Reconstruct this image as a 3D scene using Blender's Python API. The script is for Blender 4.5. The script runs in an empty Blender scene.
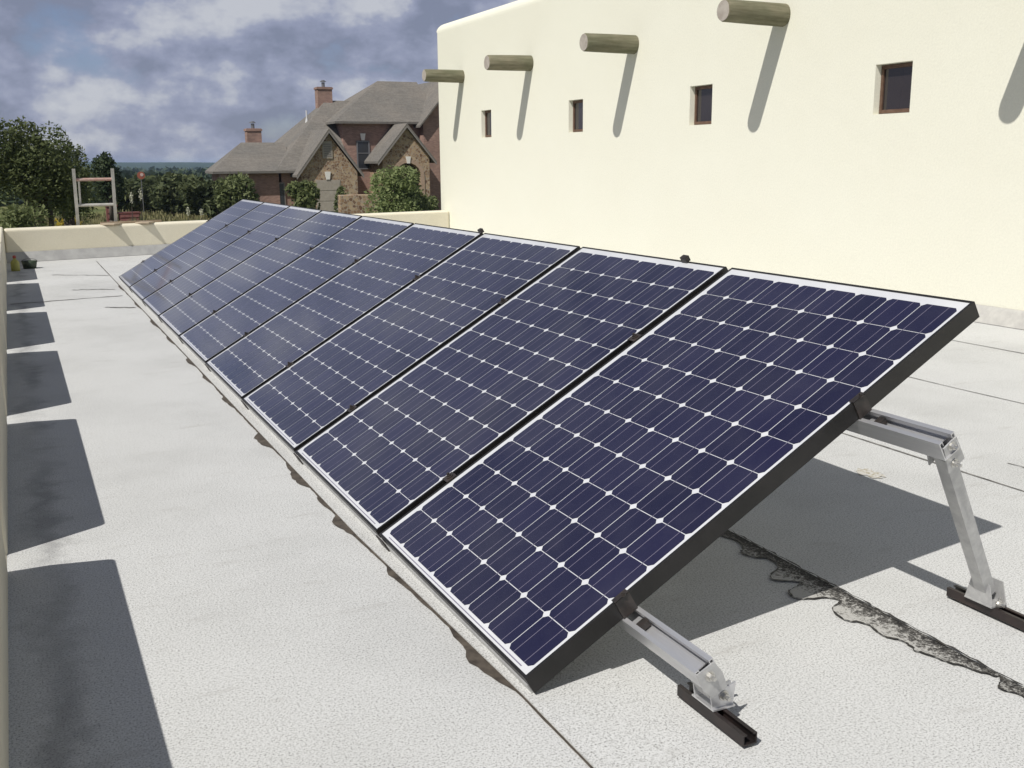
import bpy, bmesh, math, random
import numpy as np
from mathutils import Vector, Matrix

sc = bpy.context.scene
COL = sc.collection
R = math.radians

# ------------------------------------------------------------------ camera
cam = bpy.data.cameras.new('camera')
cam.sensor_width = 36.0
cam.lens = 36.0 * 1027.45 / 1024.0
cam.clip_start = 0.05
cam.clip_end = 20000
camo = bpy.data.objects.new('camera', cam)
COL.objects.link(camo)
_r = Vector((0.90098, -0.43377, -0.00882)); _u = Vector((0.09967, 0.18717, 0.97726)); _f = Vector((0.42226, 0.88137, -0.21187))
M3 = Matrix((( _r.x, _u.x, -_f.x), (_r.y, _u.y, -_f.y), (_r.z, _u.z, -_f.z)))
camo.matrix_world = Matrix.Translation((-0.9765, -1.9901, 1.2374)) @ M3.to_4x4()
sc.camera = camo

# ------------------------------------------------------------------ sun and sky
SUN_TRAVEL = Vector((0.625, 0.335, -0.88)).normalized()
to_sun = -SUN_TRAVEL
elev = math.asin(to_sun.z); azim = math.atan2(to_sun.x, to_sun.y)
sl = bpy.data.lights.new('sun', 'SUN')
sl.energy = 4.4
sl.angle = R(0.5)
sl.color = (1.0, 0.965, 0.91)
so = bpy.data.objects.new('sun', sl)
COL.objects.link(so)
so.rotation_euler = SUN_TRAVEL.to_track_quat('-Z', 'Y').to_euler()
so.location = (-6, -6, 20)

SKY_STRENGTH = 0.1
w = bpy.data.worlds.new('World'); sc.world = w; w.use_nodes = True
nt = w.node_tree; N = nt.nodes; L = nt.links
for n in list(N): N.remove(n)
out = N.new('ShaderNodeOutputWorld'); bg = N.new('ShaderNodeBackground')
bg.inputs['Strength'].default_value = SKY_STRENGTH
L.new(bg.outputs[0], out.inputs[0])
sky = N.new('ShaderNodeTexSky'); sky.sky_type = 'NISHITA'; sky.sun_disc = False
sky.sun_elevation = elev; sky.sun_rotation = azim
sky.air_density = 1.0; sky.dust_density = 0.6; sky.ozone_density = 2.0
tc = N.new('ShaderNodeTexCoord')
mp = N.new('ShaderNodeMapping'); mp.inputs['Scale'].default_value = (1.0, 1.0, 1.55); mp.inputs['Location'].default_value = (1.63, 0.41, 0.35)
L.new(tc.outputs['Generated'], mp.inputs['Vector'])
def wnoise(scale, detail, rough, dist=0.0, off=0.0):
    n = N.new('ShaderNodeTexNoise'); n.inputs['Scale'].default_value = scale; n.inputs['Detail'].default_value = detail
    n.inputs['Roughness'].default_value = rough; n.inputs['Distortion'].default_value = dist
    if off:
        m = N.new('ShaderNodeMapping'); m.inputs['Location'].default_value = (off, off*.7, -off*.4)
        L.new(mp.outputs[0], m.inputs['Vector']); L.new(m.outputs[0], n.inputs['Vector'])
    else: L.new(mp.outputs[0], n.inputs['Vector'])
    return n
def wramp(src, stops):
    r = N.new('ShaderNodeValToRGB'); e = r.color_ramp.elements
    e[0].position, e[0].color = stops[0][0], stops[0][1]
    e[1].position, e[1].color = stops[1][0], stops[1][1]
    for p, c in stops[2:]:
        x = e.new(p); x.color = c
    L.new(src, r.inputs['Fac']); return r
CL = wnoise(9.5, 11, 0.54)
CL2 = N.new('ShaderNodeTexNoise'); CL2.inputs['Scale'].default_value = 9.5; CL2.inputs['Detail'].default_value = 11; CL2.inputs['Roughness'].default_value = 0.54
mp2 = N.new('ShaderNodeMapping'); mp2.inputs['Location'].default_value = (-0.016, -0.003, 0.030)      # a step towards the light
L.new(mp.outputs[0], mp2.inputs['Vector']); L.new(mp2.outputs[0], CL2.inputs['Vector'])
cover = wramp(CL.outputs['Fac'], [(0.30, (0,0,0,1)), (0.44, (1,1,1,1))])
dif = N.new('ShaderNodeMath'); dif.operation = 'SUBTRACT'; L.new(CL.outputs['Fac'], dif.inputs[0]); L.new(CL2.outputs['Fac'], dif.inputs[1])
lit = N.new('ShaderNodeMath'); lit.operation = 'MULTIPLY_ADD'; L.new(dif.outputs[0], lit.inputs[0]); lit.inputs[1].default_value = 3.1; lit.inputs[2].default_value = 0.5
# grey lavender undersides to sunlit white edges
shade = wramp(lit.outputs[0], [(0.18, (2.2,2.45,3.35,1)), (0.95, (5.6,5.75,6.2,1)), (0.46, (2.95,3.2,4.35,1)), (0.60, (3.45,3.7,4.8,1)), (0.74, (4.5,4.7,5.45,1))])
tint = N.new('ShaderNodeMix'); tint.data_type = 'RGBA'; tint.blend_type = 'MULTIPLY'; tint.inputs['Factor'].default_value = 1.0
L.new(sky.outputs[0], tint.inputs['A'])
tz = N.new('ShaderNodeSeparateXYZ'); L.new(tc.outputs['Generated'], tz.inputs[0])
L.new(wramp(tz.outputs['Z'], [(0.05, (.62,.64,.84,1)), (0.45, (.72,.60,.50,1))]).outputs['Color'], tint.inputs['B'])
cmix = N.new('ShaderNodeMix'); cmix.data_type = 'RGBA'
cscale = N.new('ShaderNodeMath'); cscale.operation = 'MULTIPLY'; cscale.inputs[1].default_value = 0.9
# broken cover overhead: fewer clouds higher up
zsep = N.new('ShaderNodeSeparateXYZ'); L.new(tc.outputs['Generated'], zsep.inputs[0])
thin = N.new('ShaderNodeMapRange'); thin.inputs['From Min'].default_value = .18; thin.inputs['From Max'].default_value = .6
thin.inputs['To Min'].default_value = 1.0; thin.inputs['To Max'].default_value = .25; L.new(zsep.outputs['Z'], thin.inputs['Value'])
cm = N.new('ShaderNodeMath'); cm.operation = 'MULTIPLY'; L.new(cover.outputs['Color'], cm.inputs[0]); L.new(thin.outputs[0], cm.inputs[1])
L.new(cm.outputs[0], cscale.inputs[0]); L.new(cscale.outputs[0], cmix.inputs['Factor'])
L.new(tint.outputs['Result'], cmix.inputs['A']); L.new(shade.outputs['Color'], cmix.inputs['B'])
L.new(cmix.outputs['Result'], bg.inputs['Color'])

vs = sc.view_settings
vs.view_transform = 'Standard'; vs.look = 'None'; vs.exposure = 0.0; vs.gamma = 1.0; vs.use_curve_mapping = False

# ------------------------------------------------------------------ helpers
class MB:
    """collects polygons of one mesh"""
    def __init__(s): s.v = []; s.f = []; s.m = []
    def poly(s, pts, m=0):
        i = len(s.v); s.v += [tuple(p) for p in pts]; s.f.append(tuple(range(i, i+len(pts)))); s.m.append(m); return s
    def mesh(s, vs, fs, m=0):
        i = len(s.v); s.v += [tuple(p) for p in vs]
        for f in fs: s.f.append(tuple(i+k for k in f)); s.m.append(m)
        return s
    def obox(s, o, a, b, c, m=0):
        """box from corner o along edge vectors a,b,c (right handed)"""
        o, a, b, c = map(Vector, (o, a, b, c))
        P = [o, o+a, o+a+b, o+b, o+c, o+a+c, o+a+b+c, o+b+c]
        return s.mesh(P, [(0,3,2,1),(4,5,6,7),(0,1,5,4),(1,2,6,5),(2,3,7,6),(3,0,4,7)], m)
    def box(s, lo, hi, m=0):
        return s.obox(lo, (hi[0]-lo[0],0,0), (0,hi[1]-lo[1],0), (0,0,hi[2]-lo[2]), m)
    def tube(s, p0, p1, r0, r1=None, n=10, m=0, cap=True):
        p0, p1 = Vector(p0), Vector(p1); r1 = r0 if r1 is None else r1
        d = (p1-p0).normalized(); a = d.orthogonal().normalized(); b = d.cross(a)
        V = []
        for p, r in ((p0, r0), (p1, r1)):
            for k in range(n):
                t = 2*math.pi*k/n; V.append(p + a*(r*math.cos(t)) + b*(r*math.sin(t)))
        F = [(k, (k+1) % n, n+(k+1) % n, n+k) for k in range(n)]
        if cap: F += [tuple(range(n-1, -1, -1)), tuple(range(n, 2*n))]
        return s.mesh(V, F, m)
    def prism(s, pts, ext, m=0):
        """closed polygon pts extruded by vector ext"""
        ext = Vector(ext); n = len(pts); A = [Vector(p) for p in pts]; B = [p+ext for p in A]
        F = [tuple(range(n-1, -1, -1)), tuple(range(n, 2*n))] + [(k, (k+1) % n, n+(k+1) % n, n+k) for k in range(n)]
        return s.mesh(A+B, F, m)
    def build(s, name, mats, parent=None, bevel=0.0, segs=2, smooth=False, loc=None):
        me = bpy.data.meshes.new(name)
        me.from_pydata(s.v, [], s.f)
        for k in (mats if isinstance(mats, (list, tuple)) else [mats]): me.materials.append(k)
        me.polygons.foreach_set('material_index', s.m)
        if smooth: me.polygons.foreach_set('use_smooth', [True]*len(s.f))
        me.update()
        bm = bmesh.new(); bm.from_mesh(me); 
        if bevel or smooth: bmesh.ops.remove_doubles(bm, verts=bm.verts, dist=1e-5)
        bmesh.ops.recalc_face_normals(bm, faces=bm.faces) if bevel else None
        bm.to_mesh(me); bm.free()
        o = bpy.data.objects.new(name, me); COL.objects.link(o)
        if parent is not None: o.parent = parent
        if loc is not None: o.location = loc
        if bevel:
            b = o.modifiers.new('bevel', 'BEVEL'); b.width = bevel; b.segments = segs; b.limit_method = 'ANGLE'; b.angle_limit = R(40)
        return o

def empty(name, loc=(0,0,0), rz=0.0):
    o = bpy.data.objects.new(name, None); COL.objects.link(o); o.location = loc; o.rotation_euler = (0,0,rz); o.empty_display_size = .2
    return o
def tag(o, label, cat, group=None):
    o['label'] = label; o['category'] = cat
    if group: o['group'] = group
    return o
def setting(o, kind='structure'):
    o['kind'] = kind; return o

# ------------------------------------------------------------------ materials
def mat(name, col, rough=.7, metal=0.0, coat=0.0, spec=.5):
    m = bpy.data.materials.new(name); m.use_nodes = True
    p = m.node_tree.nodes['Principled BSDF']
    p.inputs['Base Color'].default_value = (*col, 1); p.inputs['Roughness'].default_value = rough
    p.inputs['Metallic'].default_value = metal; p.inputs['Coat Weight'].default_value = coat
    p.inputs['Specular IOR Level'].default_value = spec
    return m
class Nodes:
    def __init__(s, m): s.m = m; s.t = m.node_tree; s.p = s.t.nodes['Principled BSDF']
    def new(s, k, **kw):
        n = s.t.nodes.new(k)
        for a, b in kw.items(): setattr(n, a, b)
        return n
    def link(s, a, b): s.t.links.new(a, b)
    def coord(s, which='Object', scale=(1,1,1), rot=(0,0,0)):
        c = s.new('ShaderNodeTexCoord'); mp = s.new('ShaderNodeMapping'); mp.inputs['Scale'].default_value = scale; mp.inputs['Rotation'].default_value = rot
        s.link(c.outputs[which], mp.inputs['Vector']); return mp.outputs[0]
    def noise(s, vec, scale, detail=4, rough=.55):
        n = s.new('ShaderNodeTexNoise'); n.inputs['Scale'].default_value = scale; n.inputs['Detail'].default_value = detail; n.inputs['Roughness'].default_value = rough
        s.link(vec, n.inputs['Vector']); return n.outputs['Fac']
    def ramp(s, src, stops):
        r = s.new('ShaderNodeValToRGB'); e = r.color_ramp.elements
        for i, (p, c) in enumerate(stops):
            x = e[i] if i < 2 else e.new(p)
            x.position = p; x.color = (*c, 1) if len(c) == 3 else c
        s.link(src, r.inputs['Fac']); return r.outputs['Color']
    def mix(s, a, b, fac, mode='MIX'):
        n = s.new('ShaderNodeMix', data_type='RGBA', blend_type=mode)
        for v, k in ((a, 'A'), (b, 'B'), (fac, 'Factor')):
            if isinstance(v, (int, float)): n.inputs[k].default_value = v
            elif isinstance(v, tuple): n.inputs[k].default_value = (*v, 1)
            else: s.link(v, n.inputs[k])
        return n.outputs['Result']
    def math(s, op, a, b=0.0):
        n = s.new('ShaderNodeMath', operation=op)
        for i, v in enumerate((a, b)):
            if isinstance(v, (int, float)): n.inputs[i].default_value = v
            else: s.link(v, n.inputs[i])
        return n.outputs[0]
    def sep(s, vec):
        n = s.new('ShaderNodeSeparateXYZ'); s.link(vec, n.inputs[0]); return n.outputs
    def base(s, c): s.link(c, s.p.inputs['Base Color'])
    def rough(s, c): s.link(c, s.p.inputs['Roughness'])
    def bump(s, h, strength=.3, dist=.01):
        b = s.new('ShaderNodeBump'); b.inputs['Strength'].default_value = strength; b.inputs['Distance'].default_value = dist
        s.link(h, b.inputs['Height']); s.link(b.outputs[0], s.p.inputs['Normal'])

def stucco(name, a, b):
    m = mat(name, a, .92, spec=.2); n = Nodes(m); v = n.coord()
    big = n.noise(v, 1.1, 5, .6); fine = n.noise(v, 55, 3, .6)
    c = n.ramp(big, [(.3, b), (.7, a)])
    c = n.mix(c, n.ramp(fine, [(.3, (.9,.9,.9)), (.7, (1,1,1))]), .6, 'MULTIPLY')
    n.base(c); n.bump(n.math('ADD', n.math('MULTIPLY', fine, .3), n.noise(v, 3.5, 4, .55)), .22, .02)
    return m
M = {}
M['stucco'] = stucco('cream stucco', (.80,.79,.67), (.785,.772,.65))
M['parapet'] = stucco('parapet stucco', (.76,.715,.58), (.70,.65,.51))

def roof_material():
    m = mat('white granule roofing', (.55,.55,.53), .95, spec=.15); n = Nodes(m); v = n.coord()
    fine = n.noise(v, 190, 2, .8); grit = n.noise(v, 105, 2, .8); big = n.noise(v, .9, 6, .65)
    c = n.ramp(big, [(.25, (.465,.468,.456)), (.5, (.552,.556,.544)), (.75, (.592,.596,.585))])
    c = n.mix(c, n.ramp(fine, [(.34, (.36,.36,.35)), (.47, (.98,.98,.98)), (.66, (1.14,1.14,1.14))]), .85, 'MULTIPLY')
    c = n.mix(c, n.ramp(grit, [(.32, (.58,.57,.55)), (.42, (1,1,1))]), .5, 'MULTIPLY')
    # scuffs that run across the sheet
    sv = n.coord(scale=(1.3, 5.5, 1)); sc_ = n.noise(sv, 1.9, 7, .7)
    c = n.mix(c, (.36,.35,.33), n.math('MULTIPLY', n.ramp(sc_, [(.585, (0,0,0)), (.70, (1,1,1))]), .42))
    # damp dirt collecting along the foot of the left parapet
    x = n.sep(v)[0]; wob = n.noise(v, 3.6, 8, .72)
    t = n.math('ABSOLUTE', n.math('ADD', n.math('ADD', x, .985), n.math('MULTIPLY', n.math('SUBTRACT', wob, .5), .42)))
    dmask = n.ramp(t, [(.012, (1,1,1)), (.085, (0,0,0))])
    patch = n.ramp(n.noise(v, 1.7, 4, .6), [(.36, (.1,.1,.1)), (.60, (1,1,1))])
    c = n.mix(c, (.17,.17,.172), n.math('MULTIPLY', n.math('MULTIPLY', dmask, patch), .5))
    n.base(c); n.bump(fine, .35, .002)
    return m
M['roof'] = roof_material()

def simple_noise(name, a, b, scale, rough=.8, bump=.0, detail=5, metal=0.0, lo=.35, hi=.65, stretch=(1,1,1), spec=.5):
    m = mat(name, a, rough, metal, spec=spec); n = Nodes(m); v = n.coord(scale=stretch); f = n.noise(v, scale, detail, .62)
    n.base(n.ramp(f, [(lo, a), (hi, b)]))
    if bump: n.bump(f, bump, .01)
    return m
M['seam'] = simple_noise('dark seam line', (.05,.05,.048), (.26,.25,.235), 14, .9)  # dark to mid grey lines for sheet joints and cracks
M['tar_edge'] = simple_noise('tar', (.012,.011,.010), (.05,.045,.04), 30, .6)
M['tar_brown'] = simple_noise('weathered tar', (.035,.028,.022), (.12,.10,.078), 22, .8, lo=.3, hi=.7)
def tar_speckle():
    m = mat('granules in tar', (.2,.2,.19), .85); n = Nodes(m); v = n.coord()
    f = n.noise(v, 150, 3, .75); g = n.noise(v, 45, 4, .75)
    x = n.sep(v)[0]
    # tar thickest along the seam line itself
    grad = n.math('MULTIPLY', n.math('SUBTRACT', x, 1.035), 1.9)
    s = n.math('SUBTRACT', n.math('ADD', n.math('MULTIPLY', f, .6), n.math('MULTIPLY', g, .4)), grad)
    n.base(n.ramp(s, [(.39, (.014,.013,.012)), (.475, (.12,.115,.105)), (.55, (.43,.425,.40))])); n.bump(f, .5, .004)
    return m
M['tar'] = tar_speckle()
M['flash'] = simple_noise('grey flashing', (.37,.37,.36), (.29,.29,.285), 6, .7)
M['strip'] = simple_noise('weathered base flashing', (.52,.51,.47), (.40,.39,.365), 9, .8)

# panels
M['frame'] = simple_noise('black anodised frame', (.011,.0105,.010), (.019,.0175,.017), 8, .42, spec=.4)
def glazed(name, setup):
    m = mat(name, (.5,.5,.5), .5, coat=1.0, spec=.12); n = Nodes(m)
    n.p.inputs['Coat Roughness'].default_value = .06; n.p.inputs['Coat IOR'].default_value = 1.62
    n.p.inputs['Sheen Weight'].default_value = .7; n.p.inputs['Sheen Roughness'].default_value = .2; n.p.inputs['Sheen Tint'].default_value = (.80,.86,1.0,1)
    setup(n); return m
def _cell(n):
    g = n.new('ShaderNodeNewGeometry'); v = n.coord()
    c = n.ramp(g.outputs['Random Per Island'], [(0, (.0095,.0086,.031)), (1, (.0145,.0130,.043))])
    dust = n.noise(v, 5, 6, .65)
    c = n.mix(c, (.22,.21,.23), n.math('MULTIPLY', n.ramp(dust, [(.45, (0,0,0)), (.8, (1,1,1))]), .06))
    n.base(c); n.p.inputs['Roughness'].default_value = .4
M['cell'] = glazed('solar cell', _cell)
def _sheet(n):
    v = n.coord(); n.base(n.ramp(n.noise(v, 6, 4), [(.3, (.58,.59,.61)), (.7, (.66,.67,.68))]))
M['backsheet'] = glazed('white backsheet under glass', _sheet)
def _bus(n): n.p.inputs['Base Color'].default_value = (.19,.175,.24,1)
M['bus'] = glazed('silver busbar under glass', _bus)
M['alu'] = simple_noise('mill aluminium', (.60,.60,.61), (.70,.70,.71), 40, .42, metal=.75, stretch=(1,.06,1))
M['alu_dull'] = simple_noise('dull aluminium', (.46,.46,.46), (.58,.58,.57), 30, .5, metal=.55)
M['steel'] = mat('zinc bolt', (.62,.61,.58), .35, .9)
M['black_metal'] = simple_noise('black clamp', (.017,.015,.014), (.045,.035,.03), 30, .5)
M['strut'] = simple_noise('dark bronze channel', (.011,.009,.009), (.030,.020,.018), 12, .45)

# ------------------------------------------------------------------ ground, hills, woodland
def ground_z(r):
    if r < 110: return -3.0
    t = min(1.0, (r-110)/190.0); t = t*t*(3-2*t)
    return -3.0 - 10.0*t
mb = MB()
radii = [0, 6, 12, 20, 30, 40, 52, 66, 80, 95, 110, 130, 150, 170, 190, 215, 240, 270, 300, 400, 600, 900, 1400, 2200, 3300, 4800, 7000]
na = 72; V = []; F = []
rng = random.Random(5)
for i, r in enumerate(radii):
    for k in range(na):
        a = 2*math.pi*k/na
        V.append((r*math.cos(a), r*math.sin(a), ground_z(r) + (rng.uniform(-.06,.06) if 30 < r < 110 else 0)))
for i in range(len(radii)-1):
    for k in range(na):
        k2 = (k+1) % na
        if i == 0: F.append((k, (i+1)*na+k, (i+1)*na+k2))
        else: F.append((i*na+k, (i+1)*na+k, (i+1)*na+k2, i*na+k2))
mb.mesh(V, F)
def grass_ground():
    m = mat('dry grass ground', (.1,.11,.05), .95, spec=.1); n = Nodes(m); v = n.coord()
    a = n.noise(v, .12, 6, .6); b = n.noise(v, 2.2, 6, .7)
    c = n.ramp(a, [(.35, (.075,.10,.035)), (.5, (.15,.165,.065)), (.68, (.27,.24,.13))])
    c = n.mix(c, n.ramp(b, [(.3, (.55,.55,.5)), (.7, (1.2,1.2,1.1))]), .7, 'MULTIPLY'); n.base(c); return m
setting(mb.build('ground', grass_ground(), smooth=True))

def hills():
    mb = MB(); V = []; F = []
    rr = [1500, 2100, 2600, 3000, 3300, 3600, 4200]
    A = np.linspace(R(-25), R(75), 160)
    for r in rr:
        for a in A:
            prof = max(0.0, 1 - abs(r-3000)/1100.0)
            crest = 18.0 + 3.0*math.sin(a*9+1) + 2.2*math.sin(a*23+.4) + 1.2*math.sin(a*51)
            V.append((r*math.sin(a), r*math.cos(a), -13.5 + crest*prof*prof*(3-2*prof)))
    n = len(A)
    for i in range(len(rr)-1):
        for k in range(n-1): F.append((i*n+k, i*n+k+1, (i+1)*n+k+1, (i+1)*n+k))
    mb.mesh(V, F)
    return setting(mb.build('hills', simple_noise('wooded hills', (.025,.045,.02), (.055,.075,.035), .02, .95, spec=.05), smooth=True))
hills()

def leaf_mat(name, dark, light, trans=.25):
    m = mat(name, dark, .6, spec=.25); n = Nodes(m)
    g = n.new('ShaderNodeNewGeometry')
    v = n.coord(); big = n.noise(v, .9, 3, .6)
    s = n.math('ADD', n.math('MULTIPLY', g.outputs['Random Per Island'], .55), n.math('MULTIPLY', big, .5))
    c = n.ramp(s, [(.2, dark), (.8, light)]); n.base(c)
    tr = n.new('ShaderNodeBsdfTranslucent'); n.link(c, tr.inputs['Color'])
    mx = n.new('ShaderNodeMixShader'); mx.inputs[0].default_value = trans
    o = [k for k in n.t.nodes if k.type == 'OUTPUT_MATERIAL'][0]
    n.link(n.p.outputs[0], mx.inputs[1]); n.link(tr.outputs[0], mx.inputs[2]); n.link(mx.outputs[0], o.inputs[0])
    return m
M['oak'] = leaf_mat('oak leaves', (.062,.086,.032), (.17,.195,.08), .35)
M['oak_far'] = leaf_mat('distant oak leaves', (.030,.050,.024), (.075,.100,.045))
M['cedar'] = leaf_mat('cedar foliage', (.050,.070,.030), (.135,.155,.068), .3)
M['bush'] = leaf_mat('bright shrub leaves', (.13,.175,.06), (.33,.38,.17), .4)
M['bush2'] = leaf_mat('olive shrub leaves', (.085,.115,.042), (.23,.26,.115), .35)
M['straw'] = leaf_mat('dry tall grass', (.13,.14,.055), (.32,.29,.15))
M['yellow'] = leaf_mat('yellow flowers', (.30,.24,.03), (.52,.40,.05))
M['white_bloom'] = leaf_mat('cream blossom', (.6,.6,.45), (.8,.8,.66))
M['bark'] = simple_noise('bark', (.055,.042,.032), (.12,.10,.08), 14, .95, .6, stretch=(1,1,.3))

def leaves(rs, mb, centre, rad, n, size, hollow=.45, aspect=.42):
    """n leaf-clump faces spread through an ellipsoid"""
    for _ in range(n):
        d = Vector((rs.gauss(0,1), rs.gauss(0,1), rs.gauss(0,1))).normalized()
        t = hollow + (1-hollow)*rs.random()**.6
        p = Vector((centre[0]+d.x*rad[0]*t, centre[1]+d.y*rad[1]*t, centre[2]+d.z*rad[2]*t))
        a = Vector((rs.gauss(0,1), rs.gauss(0,1), rs.gauss(0,.7))).normalized(); b = a.orthogonal().normalized()
        b = (b*math.cos(rs.random()*6.28) + a.cross(b)*math.sin(rs.random()*6.28))
        s = size*rs.uniform(.6,1.35)
        a = a*s; b = b*s*aspect
        mb.poly([p-a, p-a*.2+b, p+a, p+a*.1-b])
    return mb

def tree(name, label, cat, x, y, h, r, seed, leafmat, nleaf, size, lobes=9, base=.32, group=None, trunks=1, z0=-3.0, lean=0.0, part='crown', stem='trunk', tr=.16):
    rs = random.Random(seed); t = empty(name, (x, y, z0)); tag(t, label, cat, group)
    cr = MB(); tk = MB(); cz = h*(base+1)/2
    C = []
    for k in range(lobes):
        a = 2*math.pi*k/lobes*1.618*2 + rs.uniform(-.4,.4); q = rs.uniform(.1,.72)
        C.append((r*q*math.cos(a)+lean, r*q*math.sin(a), h*rs.uniform(base+.14, .86)))
    C[0] = (lean+rs.uniform(-.2,.2)*r, rs.uniform(-.2,.2)*r, h*.80)
    for c in C:
        k = rs.uniform(.36,.52)
        leaves(rs, cr, c, (r*k, r*k, min(h*(1-base)*.36, h-c[2])*rs.uniform(.8,1.15)), nleaf//lobes, size)
    leaves(rs, cr, (lean, 0, h*.66), (r*.85, r*.85, h*(1-base)*.38), nleaf//9, size, .2)
    for k in range(trunks):
        a = rs.uniform(0,6.28); b0 = Vector((.25*k*math.cos(a), .25*k*math.sin(a), -.1)); f = Vector((rs.uniform(-.22,.22)*r, rs.uniform(-.2,.2)*r, h*(base+.08)))
        mid = b0.lerp(f, .5)+Vector((rs.uniform(-.1,.1),rs.uniform(-.1,.1),0))
        tk.tube(b0, mid, tr, tr*.8, 8); tk.tube(mid, f, tr*.8, tr*.6, 8)
        for c in C[k::trunks]:
            e = f.lerp(Vector(c), .85); m2 = f.lerp(e, .5)+Vector((0,0,-.06*h))
            tk.tube(f, m2, tr*.5, tr*.32, 6); tk.tube(m2, e, tr*.32, tr*.1, 6)
    cr.build(part, leafmat, t); tk.build(stem, M['bark'], t, smooth=True)
    return t

# far woodland that reads as one mass
def woodland():
    rs = random.Random(77); mb = MB()
    for i in range(2300):
        r = 150*(9.5**(rs.random()**.75)); a = R(rs.uniform(-14, 40))
        gz = ground_z(r); top = -1.0 + rs.uniform(-2.6, .3) - (1.2 if r > 500 else 0)
        h = top-gz; w_ = rs.uniform(2.2,4.2)*(1+r/900.)
        c = (r*math.sin(a), r*math.cos(a), top-h*.42)
        leaves(rs, mb, c, (w_, w_, h*.42), 26 if r < 400 else 16, w_*.42, .35, .8)
    return setting(mb.build('woodland', M['oak_far']), 'stuff')
woodland()

# haze in the air
hz = MB(); hz.box((-5200,-5200,-15.5), (5200,5200,14.0))
hm = bpy.data.materials.new('air haze'); hm.use_nodes = True; hn = hm.node_tree
for n_ in list(hn.nodes): hn.nodes.remove(n_)
ho = hn.nodes.new('ShaderNodeOutputMaterial'); hv = hn.nodes.new('ShaderNodeVolumePrincipled')
hv.inputs['Color'].default_value = (.52,.70,1.0,1); hv.inputs['Density'].default_value = 0.00015
hn.links.new(hv.outputs[0], ho.inputs['Volume'])
setting(hz.build('haze', hm), 'stuff')

# ------------------------------------------------------------------ roof terrace
WX = 5.69      # face of the tall adobe wall
PX = -1.098    # inner face of the left parapet
FY = 13.0      # inner face of the far parapet at its left end
SK = 1.3/(5.69+1.098)
def fy(x): return FY + SK*(x-PX)
mb = MB(); mb.prism([(PX-.1,-9,-.25),(WX+.1,-9,-.25),(WX+.1,fy(WX)+.1,-.25),(PX-.1,fy(PX)+.1,-.25)], (0,0,.25)); setting(mb.build('roof_deck', M['roof']))

def ribbon(mb, pts, widths, z, m=0):
    """flat strip along pts (x,y) with a half width per point"""
    P = [Vector((p[0], p[1], 0)) for p in pts]; Lf = []; Rt = []
    for i, p in enumerate(P):
        d = (P[min(i+1, len(P)-1)]-P[max(i-1, 0)]).normalized(); nrm = Vector((-d.y, d.x, 0)); wd = widths[i]
        wl, wr = wd if isinstance(wd, tuple) else (wd, wd)
        Lf.append(p+nrm*wl+Vector((0,0,z))); Rt.append(p-nrm*wr+Vector((0,0,z)))
    for i in range(len(P)-1): mb.poly([Rt[i], Rt[i+1], Lf[i+1], Lf[i]], m)
rs = random.Random(3)
mb = MB()
for X in (4.79, 3.59, 2.365):
    ys = [-6+.25*k for k in range(76)]
    ribbon(mb, [(X+rs.uniform(-.003,.003), y) for y in ys], [rs.uniform(.003,.0065) for _ in ys], .003)
# thin cracks and scuffs at the far left, and one by the right seam
def crack(p0, p1, w0, n=14):
    a, b = Vector(p0), Vector(p1)
    pts = [tuple(a.lerp(b, k/n)+Vector((rs.uniform(-.012,.012), rs.uniform(-.02,.02)))) for k in range(n+1)]
    ribbon(mb, pts, [w0*rs.uniform(.3,1.2) for _ in pts], .003)
crack((-1.07,8.40), (-.09,8.56), .022); crack((-.62,11.0), (-.05,10.6), .016); crack((-.5,9.3), (-.1,9.15), .018); crack((-.3,7.75), (-.06,7.6), .03)
crack((2.62,.78), (2.66,.70), .004, 4)
setting(mb.build('roof_seams', M['seam']))

# lap joint on the camera side of the array, with tar squeezed out of it
mb = MB(); ys = [-6+.03*k for k in range(620)]
blobs = [(.20,.050,.13),(.33,.022,.12),(.83,.028,.10),(1.36,.055,.11),(1.62,.025,.09),(1.95,.06,.12),(2.10,.03,.1),(2.62,.07,.15),(3.5,.06,.17),(4.15,.05,.14),(4.75,.08,.16),(5.7,.05,.2),(6.6,.07,.25),(7.8,.05,.3),(9.3,.05,.3)]
wd = []; pts = []
for y in ys:
    lw = .001 + .0035*abs(math.sin(y*7.1)+.6*math.sin(y*17.3))*(.5+.5*math.sin(y*2.3)) + rs.uniform(0,.003)
    if -.4 < y < .1: lw *= .55
    for c, a, s in blobs:
        if c > 3: a *= .55
        t = (y-c)/s; t = abs(t)*(1.5 if t > 0 else .8)
        if t < 1: lw += .62*a*(1-t*t)*(.85+.10*math.sin(y*37+c)+.08*math.sin(y*90+c))
    wd.append((lw, .005)); pts.append((-.036+.03*max(0,min(1,(1.2-y)/1.2)) , y))
ribbon(mb, pts, wd, .0035); setting(mb.build('roof_tar', M['tar_brown']))
# upper sheet of the lap
mb = MB(); pr = [(-.031,9.8),(-.031,1.2),(-.001,0),(-.001,-6)]
mb.poly([(-.031,1.2,.006),(-.001,0,.006),(-.001,-6,.006),(.25,-6,.006),(.25,12.9,.006),(-.031,12.9,.006)]); setting(mb.build('roof_lap', M['roof']))

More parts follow.
